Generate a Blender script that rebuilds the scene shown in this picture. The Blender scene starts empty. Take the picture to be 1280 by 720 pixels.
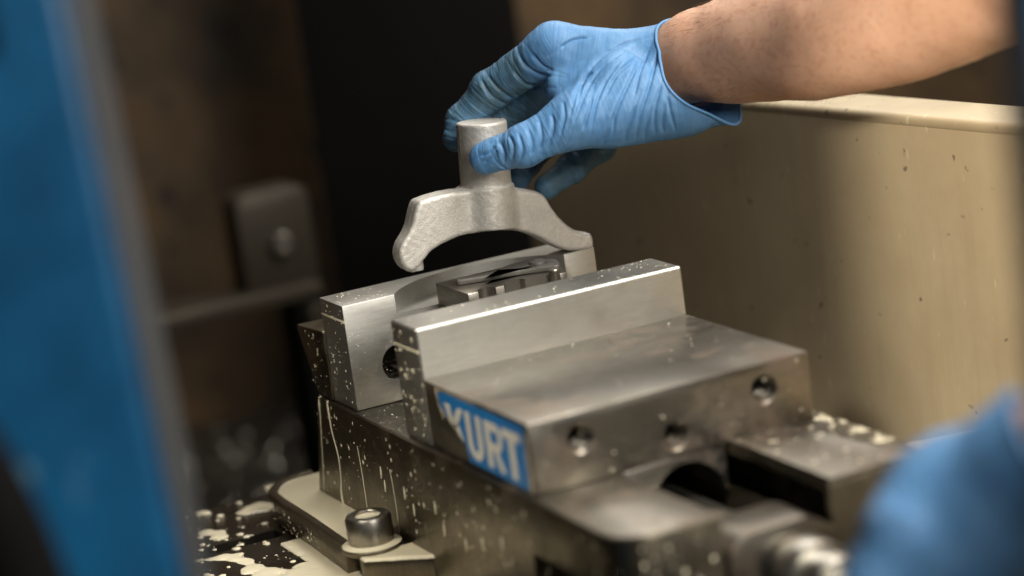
import bpy, bmesh, math, random
import numpy as np
from mathutils import Vector, Matrix, noise

# ------------------------------------------------------------------ camera, world, lamps, exposure
scene = bpy.context.scene
S = 0.001                                   # coordinates below are millimetres
cam_data = bpy.data.cameras.new('camera')
cam = bpy.data.objects.new('camera', cam_data)
scene.collection.objects.link(cam)
cam.rotation_mode = 'XYZ'
cam.rotation_euler = (1.35087, 0.135738, -0.445151)
cam.location = (-0.48055, -1.09683, 0.36572)
cam_data.sensor_width = 36.0
cam_data.lens = 94.539
cam_data.clip_start = 0.02
cam_data.clip_end = 50.0
cam_data.dof.use_dof = True
cam_data.dof.focus_distance = 1.448
cam_data.dof.aperture_fstop = 3.2
cam_data.dof.aperture_blades = 0
scene.camera = cam

world = bpy.data.worlds.new('World')
scene.world = world
world.use_nodes = True
world.node_tree.nodes['Background'].inputs[0].default_value = (1.0, 0.78, 0.55, 1)
world.node_tree.nodes['Background'].inputs[1].default_value = 0.02

def area_lamp(name, loc, aim, size, size_y, power, colour):
    d = bpy.data.lights.new(name, 'AREA')
    d.shape = 'RECTANGLE'; d.size = size; d.size_y = size_y
    d.energy = power; d.color = colour
    o = bpy.data.objects.new(name, d); scene.collection.objects.link(o)
    o.location = [c * S for c in loc]
    o.rotation_euler = (Vector(aim) - Vector(loc)).to_track_quat('-Z', 'Y').to_euler()
    return o
def spot_lamp(name, loc, aim, power, colour, angle, blend, radius):
    d = bpy.data.lights.new(name, 'SPOT')
    d.energy = power; d.color = colour; d.spot_size = math.radians(angle); d.spot_blend = blend
    d.shadow_soft_size = radius
    o = bpy.data.objects.new(name, d); scene.collection.objects.link(o)
    o.location = [c * S for c in loc]
    o.rotation_euler = (Vector(aim) - Vector(loc)).to_track_quat('-Z', 'Y').to_euler()
    return o
area_lamp('front_fill', (170, -1500, 820), (150, 150, 120), 0.5, 0.5, 26, (1.0, 0.955, 0.88))  # added fill from the camera side for the arm and hand
area_lamp('workshop_lamp', (560, -330, 1150), (150, 120, 120), 0.6, 0.6, 24, (1.0, 0.955, 0.88))
area_lamp('rear_fill', (640, 900, 1000), (90, 130, 20), 1.3, 1.0, 15, (1.0, 0.94, 0.85))  # added unseen light behind, gives the jaw tops their sheen
spot_lamp('wall_edge_spot', (-150, -380, 330), (345, -128, 120), 24, (1.0, 0.89, 0.72), 47, 0.13, 0.03)  # added spot, its cone edge stands in for the wall's shadow edge
spot_lamp('label_fill_spot', (-430, -120, 520), (-10, 90, -25), 30, (1.0, 0.92, 0.78), 30, 0.7, 0.06)  # added narrow spot to brighten the label and the vise's left side

scene.view_settings.view_transform = 'Standard'
scene.view_settings.look = 'None'
scene.view_settings.exposure = 0.0
scene.view_settings.gamma = 1.0
scene.view_settings.use_curve_mapping = False
scene.render.engine = 'CYCLES'
scene.cycles.use_denoising = True
scene.cycles.max_bounces = 8
scene.cycles.sample_clamp_indirect = 4.0

# ------------------------------------------------------------------ helpers
COL = scene.collection
def link(o, parent=None):
    COL.objects.link(o)
    if parent is not None: o.parent = parent
    return o
def tag(o, label=None, cat=None, group=None, kind=None):
    if label: o['label'] = label
    if cat: o['category'] = cat
    if group: o['group'] = group
    if kind: o['kind'] = kind
    return o
def empty(name, loc, label, cat, group=None):
    o = bpy.data.objects.new(name, None); o.empty_display_size = 0.02
    link(o); o.location = Vector(loc) * S
    ORIGIN[name] = Vector(loc)
    return tag(o, label, cat, group)
ORIGIN = {}
def root_origin(o):
    v = Vector((0, 0, 0))
    while o is not None:
        v += o.location / S; o = o.parent
    return v
def mesh_object(name, verts, faces, mat, parent=None, smooth=None, origin=None):
    """verts in world mm; the object sits at its parent's base (or origin)"""
    base = root_origin(parent) if parent is not None else Vector(origin or (0, 0, 0))
    b = np.array(base, dtype=np.float64)
    v = (np.asarray(verts, dtype=np.float64) - b) * S
    me = bpy.data.meshes.new(name)
    me.from_pydata(v.tolist(), [], [list(map(int, f)) for f in faces] if not isinstance(faces, np.ndarray) else faces.tolist())
    me.update()
    if mat is not None: me.materials.append(mat)
    if smooth == 'all':
        me.shade_smooth()
    elif smooth is not None:
        me.shade_smooth(); me.set_sharp_from_angle(angle=math.radians(smooth))
    o = bpy.data.objects.new(name, me)
    link(o, parent)
    if parent is None: o.location = base * S
    return o
def bm_object(name, bm, mat, parent=None, smooth=35, origin=None):
    bm.normal_update()
    bm.verts.ensure_lookup_table(); bm.verts.index_update()
    vs = [tuple(v.co) for v in bm.verts]; fs = [[v.index for v in f.verts] for f in bm.faces]
    bm.free()
    return mesh_object(name, vs, fs, mat, parent, smooth, origin)
def add_box(bm, lo, hi, bevel=0.0, seg=2):
    m = Matrix.Translation([(a + b) / 2 for a, b in zip(lo, hi)]) @ Matrix.Diagonal([b - a for a, b in zip(lo, hi)] + [1])
    r = bmesh.ops.create_cube(bm, size=1.0, matrix=m)
    if bevel:
        es = list({e for v in r['verts'] for e in v.link_edges})
        bmesh.ops.bevel(bm, geom=es, offset=bevel, segments=seg, affect='EDGES', profile=0.5)
    return bm
def box_bm(lo, hi, bevel=0.0, seg=2): return add_box(bmesh.new(), lo, hi, bevel, seg)
def prism_bm(poly, axis, a, b, bevel=0.0, seg=2):
    """poly: 2-D outline in the other two axes, extruded along axis from a to b"""
    bm = bmesh.new()
    def mk(p, t):
        q = list(p); q.insert(axis, t); return q
    lo = [bm.verts.new(mk(p, a)) for p in poly]; hi = [bm.verts.new(mk(p, b)) for p in poly]
    n = len(poly)
    bm.faces.new(lo); bm.faces.new(hi[::-1])
    for i in range(n): bm.faces.new((lo[i], hi[i], hi[(i + 1) % n], lo[(i + 1) % n]))
    bmesh.ops.recalc_face_normals(bm, faces=bm.faces[:])
    if bevel:
        es = [e for e in bm.edges if e.calc_face_angle(0) > 0.5]
        bmesh.ops.bevel(bm, geom=es, offset=bevel, segments=seg, affect='EDGES', profile=0.5)
    return bm
def lathe_bm(profile, centre, axis, n=48, bm=None):
    """profile: (radius, along) pairs; turned about axis through centre"""
    bm = bm or bmesh.new()
    ax = Vector(axis).normalized(); c = Vector(centre)
    u = ax.orthogonal().normalized(); w = ax.cross(u)
    rings = []
    for r, t in profile:
        if r < 1e-6: rings.append([bm.verts.new(c + ax * t)]); continue
        rings.append([bm.verts.new(c + ax * t + (u * math.cos(2 * math.pi * i / n) + w * math.sin(2 * math.pi * i / n)) * r) for i in range(n)])
    for A, B in zip(rings, rings[1:]):
        for i in range(n):
            j = (i + 1) % n
            if len(A) == 1 and len(B) == 1: continue
            if len(A) == 1: bm.faces.new((A[0], B[j], B[i]))
            elif len(B) == 1: bm.faces.new((A[i], A[j], B[0]))
            else: bm.faces.new((A[i], A[j], B[j], B[i]))
    bmesh.ops.recalc_face_normals(bm, faces=bm.faces[:])
    return bm
def cyl_bm(centre, axis, r, t0, t1, n=40): return lathe_bm([(0, t0), (r, t0), (r, t1), (0, t1)], centre, axis, n)
def cut(o, cutters):
    """exact boolean difference with closed cutter bmeshes (world mm)"""
    tmp = []
    base = root_origin(o)
    for bm in cutters:
        me = bpy.data.meshes.new('cutter'); bm.to_mesh(me); bm.free()
        for v in me.vertices: v.co = (v.co - base) * S
        c = bpy.data.objects.new('cutter', me); COL.objects.link(c)
        c.matrix_world = Matrix.Translation(base * S)
        m = o.modifiers.new('cut', 'BOOLEAN'); m.operation = 'DIFFERENCE'; m.object = c; m.solver = 'EXACT'
        tmp.append(c)
    bpy.context.view_layer.update()
    dg = bpy.context.evaluated_depsgraph_get()
    me = bpy.data.meshes.new_from_object(o.evaluated_get(dg))
    o.modifiers.clear()
    old = o.data; o.data = me; bpy.data.meshes.remove(old)
    for c in tmp:
        m = c.data; bpy.data.objects.remove(c); bpy.data.meshes.remove(m)
    me.shade_smooth(); me.set_sharp_from_angle(angle=math.radians(32))
    return o
def tube_mesh(path, radii, n=10, cap=True):
    P = [Vector(p) for p in path]; V = []; F = []
    t0 = (P[1] - P[0]).normalized(); u = t0.orthogonal().normalized()
    for i, p in enumerate(P):
        t = (P[min(i + 1, len(P) - 1)] - P[max(i - 1, 0)]).normalized()
        u = (u - t * u.dot(t)).normalized(); w = t.cross(u)
        for k in range(n):
            a = 2 * math.pi * k / n
            V.append(p + (u * math.cos(a) + w * math.sin(a)) * radii[i])
    for i in range(len(P) - 1):
        for k in range(n):
            F.append((i * n + k, i * n + (k + 1) % n, (i + 1) * n + (k + 1) % n, (i + 1) * n + k))
    if cap:
        F.append(tuple(range(n))[::-1]); F.append(tuple((len(P) - 1) * n + k for k in range(n)))
    return [tuple(v) for v in V], F
def catmull(pts, sub=6, closed=False):
    P = [np.array(p, float) for p in pts]; n = len(P); out = []
    rng = range(n) if closed else range(n - 1)
    for i in rng:
        if closed: a, b, c, d = P[i - 1], P[i], P[(i + 1) % n], P[(i + 2) % n]
        else: a, b, c, d = P[max(i - 1, 0)], P[i], P[i + 1], P[min(i + 2, n - 1)]
        for k in range(sub):
            t = k / sub
            out.append(0.5 * ((2 * b) + (c - a) * t + (2 * a - 5 * b + 4 * c - d) * t * t + (3 * b - a - 3 * c + d) * t ** 3))
    if not closed: out.append(P[-1])
    return out

# signed distance modelling: grids in numpy, surface by naive surface nets
def grid(lo, hi, h):
    ax = [np.arange(l, u + h, h, dtype=np.float32) for l, u in zip(lo, hi)]
    return np.meshgrid(*ax, indexing='ij'), np.array([a[0] for a in ax])
def cone(G, a, b):
    a = np.array(a, np.float32); b = np.array(b, np.float32)
    d = b[:3] - a[:3]; L = max(float(d @ d), 1e-6)
    X, Y, Z = G
    t = ((X - a[0]) * d[0] + (Y - a[1]) * d[1] + (Z - a[2]) * d[2]) / L
    t = np.clip(t, 0, 1)
    return np.sqrt((X - a[0] - t * d[0]) ** 2 + (Y - a[1] - t * d[1]) ** 2 + (Z - a[2] - t * d[2]) ** 2) - (a[3] + t * (b[3] - a[3]))
def smin(a, b, k):
    h = np.maximum(k - np.abs(a - b), 0) / k
    return np.minimum(a, b) - h * h * k * 0.25
def surface_nets(F, origin, h):
    ins = F < 0
    nx, ny, nz = F.shape
    cnt = np.zeros((nx - 1, ny - 1, nz - 1), np.int8)
    for dx in (0, 1):
        for dy in (0, 1):
            for dz in (0, 1):
                cnt += ins[dx:nx - 1 + dx, dy:ny - 1 + dy, dz:nz - 1 + dz]
    act = (cnt > 0) & (cnt < 8)
    idx = np.argwhere(act)
    vid = -np.ones(act.shape, np.int64); vid[act] = np.arange(len(idx))
    acc = np.zeros((len(idx), 3)); num = np.zeros(len(idx))
    C = [(0,0,0),(1,0,0),(0,1,0),(1,1,0),(0,0,1),(1,0,1),(0,1,1),(1,1,1)]
    E = [(0,1),(2,3),(4,5),(6,7),(0,2),(1,3),(4,6),(5,7),(0,4),(1,5),(2,6),(3,7)]
    val = [F[idx[:,0]+c[0], idx[:,1]+c[1], idx[:,2]+c[2]] for c in C]
    for a, b in E:
        m = (val[a] < 0) != (val[b] < 0)
        t = val[a][m] / (val[a][m] - val[b][m])
        pa = np.array(C[a], float); pb = np.array(C[b], float)
        acc[m] += pa + t[:, None] * (pb - pa); num[m] += 1
    V = (idx + acc / num[:, None]) * h + origin
    Q = []
    for ax in range(3):
        s0 = [slice(None)] * 3; s1 = [slice(None)] * 3
        s0[ax] = slice(0, -1); s1[ax] = slice(1, None)
        A = ins[tuple(s0)]; B = ins[tuple(s1)]
        e = np.argwhere(A != B)
        o1, o2 = [(1, 2), (2, 0), (0, 1)][ax]
        sh = np.array(act.shape)
        ok = (e[:, o1] > 0) & (e[:, o2] > 0) & (e[:, o1] < sh[o1]) & (e[:, o2] < sh[o2])
        e = e[ok]
        flip = A[e[:, 0], e[:, 1], e[:, 2]]
        def vv(d1, d2):
            q = e.copy(); q[:, o1] -= d1; q[:, o2] -= d2
            return vid[q[:, 0], q[:, 1], q[:, 2]]
        quad = np.stack([vv(1, 1), vv(0, 1), vv(0, 0), vv(1, 0)], 1)
        quad[~flip] = quad[~flip][:, ::-1]
        Q.append(quad)
    return V, np.concatenate(Q)
def vertex_normals(V, Q):
    n = np.cross(V[Q[:, 2]] - V[Q[:, 0]], V[Q[:, 3]] - V[Q[:, 1]])
    N = np.zeros_like(V)
    for i in range(4): np.add.at(N, Q[:, i], n)
    return N / np.maximum(np.linalg.norm(N, axis=1, keepdims=True), 1e-9)
def relax(V, Q, it=2, f=0.5):
    for _ in range(it):
        A = np.zeros_like(V); c = np.zeros(len(V))
        for i in range(4):
            j = Q[:, (i + 1) % 4]
            np.add.at(A, Q[:, i], V[j]); np.add.at(c, Q[:, i], 1)
            np.add.at(A, j, V[Q[:, i]]); np.add.at(c, j, 1)
        V = V + f * (A / np.maximum(c, 1)[:, None] - V)
    return V

# ------------------------------------------------------------------ materials
def material(name):
    m = bpy.data.materials.new(name); m.use_nodes = True
    nt = m.node_tree; b = nt.nodes['Principled BSDF']
    return m, nt, b
def nd(nt, t, **k):
    n = nt.nodes.new(t)
    for a, v in k.items():
        if a in ('noise_dimensions', 'operation', 'data_type', 'blend_type', 'feature', 'attribute_name', 'bands_direction', 'wave_type', 'distance'): setattr(n, a, v)
        else: n.inputs[a].default_value = v
    return n
def coords(nt, scale=(1, 1, 1)):
    tc = nd(nt, 'ShaderNodeTexCoord'); mp = nd(nt, 'ShaderNodeMapping')
    mp.inputs['Scale'].default_value = scale
    nt.links.new(tc.outputs['Object'], mp.inputs['Vector'])
    return mp.outputs['Vector']
def noise_tex(nt, vec, scale, detail=4, rough=0.6):
    n = nd(nt, 'ShaderNodeTexNoise', Scale=scale, Detail=detail, Roughness=rough)
    nt.links.new(vec, n.inputs['Vector']); return n.outputs['Fac']
def ramp(nt, fac, stops):
    r = nd(nt, 'ShaderNodeValToRGB'); e = r.color_ramp.elements
    while len(e) < len(stops): e.new(0.5)
    for s, (p, c) in zip(e, stops):
        s.position = p; s.color = tuple(c) + (1,) if len(c) == 3 else c
    nt.links.new(fac, r.inputs['Fac']); return r.outputs['Color']
def g(v): return (v, v, v)
def mix(nt, fac, a, b):
    m = nd(nt, 'ShaderNodeMix', data_type='RGBA')
    for s, x in ((0, fac), (6, a), (7, b)):
        if isinstance(x, (float, int)): m.inputs[s].default_value = x
        elif isinstance(x, tuple): m.inputs[s].default_value = x + (1,)
        else: nt.links.new(x, m.inputs[s])
    return m.outputs[2]
def bump(nt, b, h, strength, dist, prev=None):
    n = nd(nt, 'ShaderNodeBump', Strength=strength, Distance=dist)
    nt.links.new(h, n.inputs['Height'])
    if prev is not None: nt.links.new(prev.outputs['Normal'], n.inputs['Normal'])
    nt.links.new(n.outputs['Normal'], b.inputs['Normal']); return n

def metal(name, dark, light, rough, stretch=(1, 1, 1), grain=700, rust=None, rust_amt=0.6, bstr=0.15, metallic=1.0, mott=25, rust_scale=22):
    m, nt, b = material(name)
    v = coords(nt)
    vs = coords(nt, stretch)
    big = noise_tex(nt, v, mott, 5, 0.65)
    fine = noise_tex(nt, vs, grain, 3, 0.6)
    col = ramp(nt, big, [(0.3, dark), (0.7, light)])
    col = mix(nt, ramp(nt, fine, [(0.35, g(0.0)), (0.75, g(0.35))]), col, tuple(min(1, x * 1.35) for x in light))
    rg = ramp(nt, big, [(0.3, g(min(1, rough + 0.1))), (0.7, g(max(0, rough - 0.07)))])
    if rust:
        rn = noise_tex(nt, v, rust_scale, 7, 0.72)
        f = ramp(nt, rn, [(0.52, g(0.0)), (0.72, g(rust_amt))])
        col = mix(nt, f, col, rust)
        inv = nd(nt, 'ShaderNodeMath', operation='MULTIPLY_ADD'); inv.inputs[1].default_value = -0.8; inv.inputs[2].default_value = metallic
        nt.links.new(f, inv.inputs[0]); nt.links.new(inv.outputs[0], b.inputs['Metallic'])
        rg = mix(nt, f, rg, g(0.65))
    else:
        b.inputs['Metallic'].default_value = metallic
    nt.links.new(col, b.inputs['Base Color']); nt.links.new(rg, b.inputs['Roughness'])
    bump(nt, b, fine, bstr, 0.0002)
    return m
M = {}
M['aluminium'] = metal('machined_aluminium', (0.345, 0.34, 0.315), (0.44, 0.432, 0.40), 0.45, (0.06, 1, 1), 1400, bstr=0.10, mott=30)
M['steel'] = metal('worn_vise_steel', (0.13, 0.118, 0.096), (0.23, 0.212, 0.18), 0.33, (0.04, 1, 1), 1000, rust=(0.13, 0.06, 0.024), rust_amt=0.75, bstr=0.2)
M['bed_steel'] = metal('oily_bed_steel', (0.10, 0.087, 0.063), (0.18, 0.157, 0.115), 0.35, (1, 0.3, 0.06), 900, rust=(0.06, 0.03, 0.012), rust_amt=0.5, bstr=0.2)
M['table_steel'] = metal('wet_table_steel', (0.10, 0.088, 0.07), (0.19, 0.17, 0.14), 0.26, (1, 1, 1), 600, bstr=0.1)
M['cast'] = metal('shot_blasted_casting', (0.34, 0.325, 0.295), (0.54, 0.52, 0.48), 0.5, (1, 1, 1), 900, bstr=1.0, metallic=0.5, mott=55)
M['black_oxide'] = metal('black_oxide_steel', (0.03, 0.026, 0.022), (0.07, 0.062, 0.052), 0.26, (1, 1, 1), 900, bstr=0.1)
M['dark_steel'] = metal('dark_tool_steel', (0.07, 0.065, 0.057), (0.16, 0.148, 0.13), 0.3, (1, 1, 1), 900, bstr=0.15)
M['lever'] = metal('oiled_grey_lever', (0.07, 0.066, 0.06), (0.12, 0.113, 0.103), 0.5, (1, 1, 1), 900, bstr=0.2, metallic=0.6)
M['insert'] = metal('milled_insert_steel', (0.20, 0.185, 0.16), (0.33, 0.31, 0.275), 0.33, (1, 1, 1), 900, bstr=0.12)
M['bright_steel'] = metal('bright_turned_steel', (0.42, 0.40, 0.36), (0.58, 0.56, 0.50), 0.3, (1, 0.05, 1), 900, bstr=0.1)
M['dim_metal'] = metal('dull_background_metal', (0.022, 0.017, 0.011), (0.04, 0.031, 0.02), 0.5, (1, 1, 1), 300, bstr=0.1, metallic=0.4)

def paint(name, base, var, rough, speck=None, scale=12, bstr=0.1, speck_scale=160, speck_t=0.70, runs=None):
    m, nt, b = material(name)
    v = coords(nt)
    n = noise_tex(nt, v, scale, 6, 0.65)
    col = ramp(nt, n, [(0.3, var), (0.7, base)])
    if speck:
        s = noise_tex(nt, v, speck_scale, 2, 0.5)
        col = mix(nt, ramp(nt, s, [(speck_t, g(0.0)), (speck_t + 0.05, g(0.85))]), col, speck)
    if runs:
        rn = noise_tex(nt, coords(nt, (1, 1, 0.07)), 70, 4, 0.65)
        col = mix(nt, ramp(nt, rn, [(0.50, g(0.0)), (0.70, g(0.2))]), col, runs)
        wet = noise_tex(nt, coords(nt, (1, 1, 0.2)), 240, 2, 0.5)
        col = mix(nt, ramp(nt, wet, [(0.70, g(0.0)), (0.74, g(0.5))]), col, (0.62, 0.56, 0.42))
    nt.links.new(col, b.inputs['Base Color'])
    b.inputs['Roughness'].default_value = rough
    bump(nt, b, noise_tex(nt, v, 400, 3, 0.6), bstr, 0.0004)
    return m
M['cream'] = paint('splashed_cream_paint', (0.47, 0.39, 0.26), (0.38, 0.305, 0.195), 0.5, (0.09, 0.075, 0.055), 9, 0.15, 110, 0.71, (0.27, 0.20, 0.12))
M['blue_paint'] = paint('blue_enamel', (0.011, 0.135, 0.31), (0.004, 0.045, 0.11), 0.35, (0.09, 0.22, 0.34), 9, 0.05, 34, 0.67)
M['grey_trim'] = paint('grey_door_seal', (0.034, 0.042, 0.048), (0.022, 0.028, 0.034), 0.5, None, 8, 0.05)
M['brown_wall'] = paint('grimy_brown_panel', (0.115, 0.066, 0.025), (0.006, 0.0045, 0.003), 0.8, (0.003, 0.002, 0.0015), 6.5, 0.2, 30, 0.64)
M['jamb_trim'] = paint('dark_jamb_trim', (0.035, 0.04, 0.048), (0.02, 0.024, 0.03), 0.5, None, 8, 0.05)
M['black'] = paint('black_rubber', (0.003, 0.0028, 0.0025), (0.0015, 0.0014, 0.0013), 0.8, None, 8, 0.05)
M['black'].node_tree.nodes['Principled BSDF'].inputs['Specular IOR Level'].default_value = 0.08
M['tray'] = paint('wet_dark_tray', (0.022, 0.021, 0.018), (0.008, 0.008, 0.007), 0.28, None, 30, 0.6)
M['label_blue'] = paint('blue_label_print', (0.008, 0.16, 0.42), (0.006, 0.12, 0.33), 0.35, (0.35, 0.33, 0.27), 60, 0.05, 260, 0.73)
M['label_white'] = paint('white_label_print', (0.62, 0.60, 0.52), (0.50, 0.47, 0.40), 0.4, None, 60, 0.05)
M['label_backing'] = paint('torn_label_backing', (0.42, 0.37, 0.27), (0.20, 0.15, 0.09), 0.6, (0.06, 0.035, 0.02), 200, 0.3, 300, 0.6)

m, nt, b = material('milky_coolant')
b.inputs['Base Color'].default_value = (0.68, 0.62, 0.46, 1)
b.inputs['Roughness'].default_value = 0.16
b.inputs['Subsurface Weight'].default_value = 0.25
b.inputs['Subsurface Radius'].default_value = (0.9, 0.8, 0.6)
b.inputs['Subsurface Scale'].default_value = 0.002
v = coords(nt); bump(nt, b, noise_tex(nt, v, 60, 3, 0.5), 0.08, 0.001)
M['milk'] = m

m, nt, b = material('blue_nitrile')
v = coords(nt)
at_ = nd(nt, 'ShaderNodeAttribute', attribute_name='along')
cx = nd(nt, 'ShaderNodeCombineXYZ')
mulA = nd(nt, 'ShaderNodeMath', operation='MULTIPLY'); mulA.inputs[1].default_value = 0.55
nt.links.new(at_.outputs['Fac'], mulA.inputs[0]); nt.links.new(mulA.outputs[0], cx.inputs[0])
lowv = nd(nt, 'ShaderNodeVectorMath', operation='SCALE'); lowv.inputs['Scale'].default_value = 28.0
nt.links.new(v, lowv.inputs[0])
addv = nd(nt, 'ShaderNodeVectorMath', operation='ADD')
nt.links.new(cx.outputs[0], addv.inputs[0]); nt.links.new(lowv.outputs[0], addv.inputs[1])
folds = nd(nt, 'ShaderNodeTexNoise', Scale=1.0, Detail=3.0, Roughness=0.55)
nt.links.new(addv.outputs[0], folds.inputs['Vector'])
hue = noise_tex(nt, v, 45, 4, 0.6)
col = ramp(nt, hue, [(0.3, (0.062, 0.185, 0.385)), (0.7, (0.10, 0.24, 0.45))])
thin = ramp(nt, folds.outputs['Fac'], [(0.35, g(0.0)), (0.8, g(0.35))])
col = mix(nt, thin, col, (0.17, 0.31, 0.48))
ga = nd(nt, 'ShaderNodeAttribute', attribute_name='grime_shade')
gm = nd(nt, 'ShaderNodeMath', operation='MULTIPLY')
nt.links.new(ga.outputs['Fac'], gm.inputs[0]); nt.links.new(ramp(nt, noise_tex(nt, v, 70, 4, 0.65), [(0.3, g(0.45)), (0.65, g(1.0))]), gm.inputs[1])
col = mix(nt, gm.outputs[0], col, (0.05, 0.10, 0.125))  # dark teal: oily grime and finger shade painted into the colour
nt.links.new(col, b.inputs['Base Color'])
b.inputs['Roughness'].default_value = 0.5
b.inputs['Specular IOR Level'].default_value = 0.32
b.inputs['Subsurface Weight'].default_value = 0.12
b.inputs['Subsurface Radius'].default_value = (0.4, 0.7, 1.0)
b.inputs['Subsurface Scale'].default_value = 0.002
fa = nd(nt, 'ShaderNodeAttribute', attribute_name='fold_amount')
fm = nd(nt, 'ShaderNodeMath', operation='MULTIPLY')
nt.links.new(folds.outputs['Fac'], fm.inputs[0]); nt.links.new(fa.outputs['Fac'], fm.inputs[1])
b1 = bump(nt, b, fm.outputs[0], 0.6, 0.0016)
bump(nt, b, noise_tex(nt, v, 900, 2, 0.5), 0.12, 0.0003, b1)
M['glove'] = m

m, nt, b = material('skin')
v = coords(nt)
n1 = noise_tex(nt, v, 30, 5, 0.6)
col = ramp(nt, n1, [(0.3, (0.54, 0.31, 0.205)), (0.7, (0.63, 0.39, 0.275))])
n2 = noise_tex(nt, v, 260, 3, 0.6)
col = mix(nt, ramp(nt, n2, [(0.5, g(0.0)), (0.75, g(0.6))]), col, (0.44, 0.20, 0.12))
nt.links.new(col, b.inputs['Base Color'])
b.inputs['Roughness'].default_value = 0.5
b.inputs['Subsurface Weight'].default_value = 0.35
b.inputs['Subsurface Radius'].default_value = (1.0, 0.35, 0.18)
b.inputs['Subsurface Scale'].default_value = 0.005
b1 = bump(nt, b, noise_tex(nt, v, 120, 4, 0.6), 0.15, 0.001)
bump(nt, b, noise_tex(nt, v, 1100, 2, 0.6), 0.25, 0.0003, b1)
M['skin'] = m
m, nt, b = material('body_hair'); b.inputs['Base Color'].default_value = (0.16, 0.075, 0.03, 1); b.inputs['Roughness'].default_value = 0.5
M['hair'] = m

# ------------------------------------------------------------------ the setting
def round_poly(pts, radii, n=6):
    """2-D polygon with rounded corners"""
    out = []
    N = len(pts)
    for i in range(N):
        p = np.array(pts[i], float); r = radii[i]
        if r <= 0: out.append(tuple(p)); continue
        a = np.array(pts[i - 1], float) - p; c = np.array(pts[(i + 1) % N], float) - p
        a /= np.linalg.norm(a); c /= np.linalg.norm(c)
        for k in range(n + 1):
            t = k / n
            q = p + a * r * (1 - t) ** 2 + c * r * t ** 2
            out.append(tuple(q))
    return out

TABLE_Z = -74.0
table = bm_object('machine_table', box_bm((-420, -420, TABLE_Z - 60), (235, 363, TABLE_Z), 1.5), M['table_steel'], origin=(0, 0, TABLE_Z))
tag(table, 'dark wet steel machine table with a T-slot, under the vise', 'machine table', kind='structure')
cut(table, [box_bm((-500, 276, TABLE_Z - 26), (-34, 291, TABLE_Z + 5)), box_bm((-500, 268, TABLE_Z - 40), (-36, 299, TABLE_Z - 24)),
            box_bm((-500, 60, TABLE_Z - 26), (-40, 75, TABLE_Z + 5))])

def panel(name, poly_xy, z0, z1, mat, label, cat, bevel=1.0, kind='structure'):
    o = bm_object(name, prism_bm(poly_xy, 2, z0, z1, bevel), mat, origin=(poly_xy[0][0], poly_xy[0][1], z0))
    return tag(o, label, cat, kind=kind)
# cream side guard: level rim, running away from the door towards the back
A = Vector((356.0, -220.0)); B = Vector((256.5, 533.0))
d_ = (B - A).normalized(); n_ = Vector((-d_.y, d_.x)) * -1       # outward (away from the vise)
guard = panel('guard_wall', [tuple(A), tuple(B), tuple(B + n_ * 3), tuple(A + n_ * 3)], -420, 108, M['cream'],
              'cream painted sheet metal guard wall to the right of the vise', 'guard wall', 0.8)
rim = bm_object('rim', prism_bm([tuple(A - n_ * 1.0), tuple(B - n_ * 1.0), tuple(B + n_ * 38), tuple(A + n_ * 38)], 2, 104.0, 111.5, 3.2, 4), M['cream'], guard)
sill = bm_object('guard_ledge', prism_bm(round_poly([(166, -330), (166, 16), (300, -6), (330, -330)], [0, 12, 12, 0]), 2, TABLE_Z + 0.3, -25, 4, 3), M['cream'], origin=(166, -330, TABLE_Z))
tag(sill, 'cream ledge at the foot of the guard wall, right of the vise', 'ledge', kind='structure')
back = panel('back_wall', [(-900, 1240), (1400, 1180), (1400, 1195), (-900, 1255)], -600, 1000, M['brown_wall'],
             'grimy dark brown back wall of the machine enclosure', 'wall')
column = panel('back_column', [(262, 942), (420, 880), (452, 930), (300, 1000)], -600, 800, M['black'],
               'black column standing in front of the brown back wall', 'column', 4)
tray = panel('chip_tray', [(-900, 366), (900, 366), (900, 1300), (-900, 1300)], -262, -250, M['tray'],
             'dark wet chip tray behind and below the machine table', 'chip tray', 0)
rng = random.Random(5)
V = []; F = []
for i in range(300):
    x = rng.uniform(0, 420); y = rng.uniform(820, 1175); z = -249.5
    L = rng.uniform(2, 7); w = rng.uniform(0.6, 1.8); a = rng.uniform(0, math.pi); k = len(V); tl = rng.uniform(-0.6, 0.6)
    for j in range(5):
        t = j / 4 - 0.5
        cx_, cy_ = x + math.cos(a) * L * t, y + math.sin(a) * L * t
        zz = z + 3 + 3 * math.cos(t * 5) + tl * L * t
        V += [(cx_ - math.sin(a) * w, cy_ + math.cos(a) * w, zz), (cx_ + math.sin(a) * w, cy_ - math.cos(a) * w, zz + 1.5)]
    for j in range(4): F.append((k + 2 * j, k + 2 * j + 1, k + 2 * j + 3, k + 2 * j + 2))
chips = mesh_object('metal_chips', V, F, M['bright_steel'], origin=(210, 1000, -250), smooth='all')
tag(chips, 'loose wet metal chips strewn over the dark tray', 'metal chips', kind='stuff')

# dim bracket on a ledge behind the vise
br = empty('bracket_block', (150, 775, -262), 'dim out-of-focus steel block with a bolt, on a ledge behind the vise', 'block')
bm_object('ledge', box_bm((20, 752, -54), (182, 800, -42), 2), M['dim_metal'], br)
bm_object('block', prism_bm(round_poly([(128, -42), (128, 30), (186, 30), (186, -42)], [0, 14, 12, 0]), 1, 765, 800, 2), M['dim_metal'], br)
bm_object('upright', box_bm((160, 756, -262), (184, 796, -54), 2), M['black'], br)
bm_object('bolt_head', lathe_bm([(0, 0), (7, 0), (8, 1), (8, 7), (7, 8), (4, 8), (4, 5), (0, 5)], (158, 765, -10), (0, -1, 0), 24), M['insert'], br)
bm_object('bolt_head', lathe_bm([(0, 0), (7, 0), (8, 1), (8, 7), (7, 8), (4, 8), (4, 5), (0, 5)], (174, 756, -66), (0, -1, 0), 24), M['dim_metal'], br)

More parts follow.
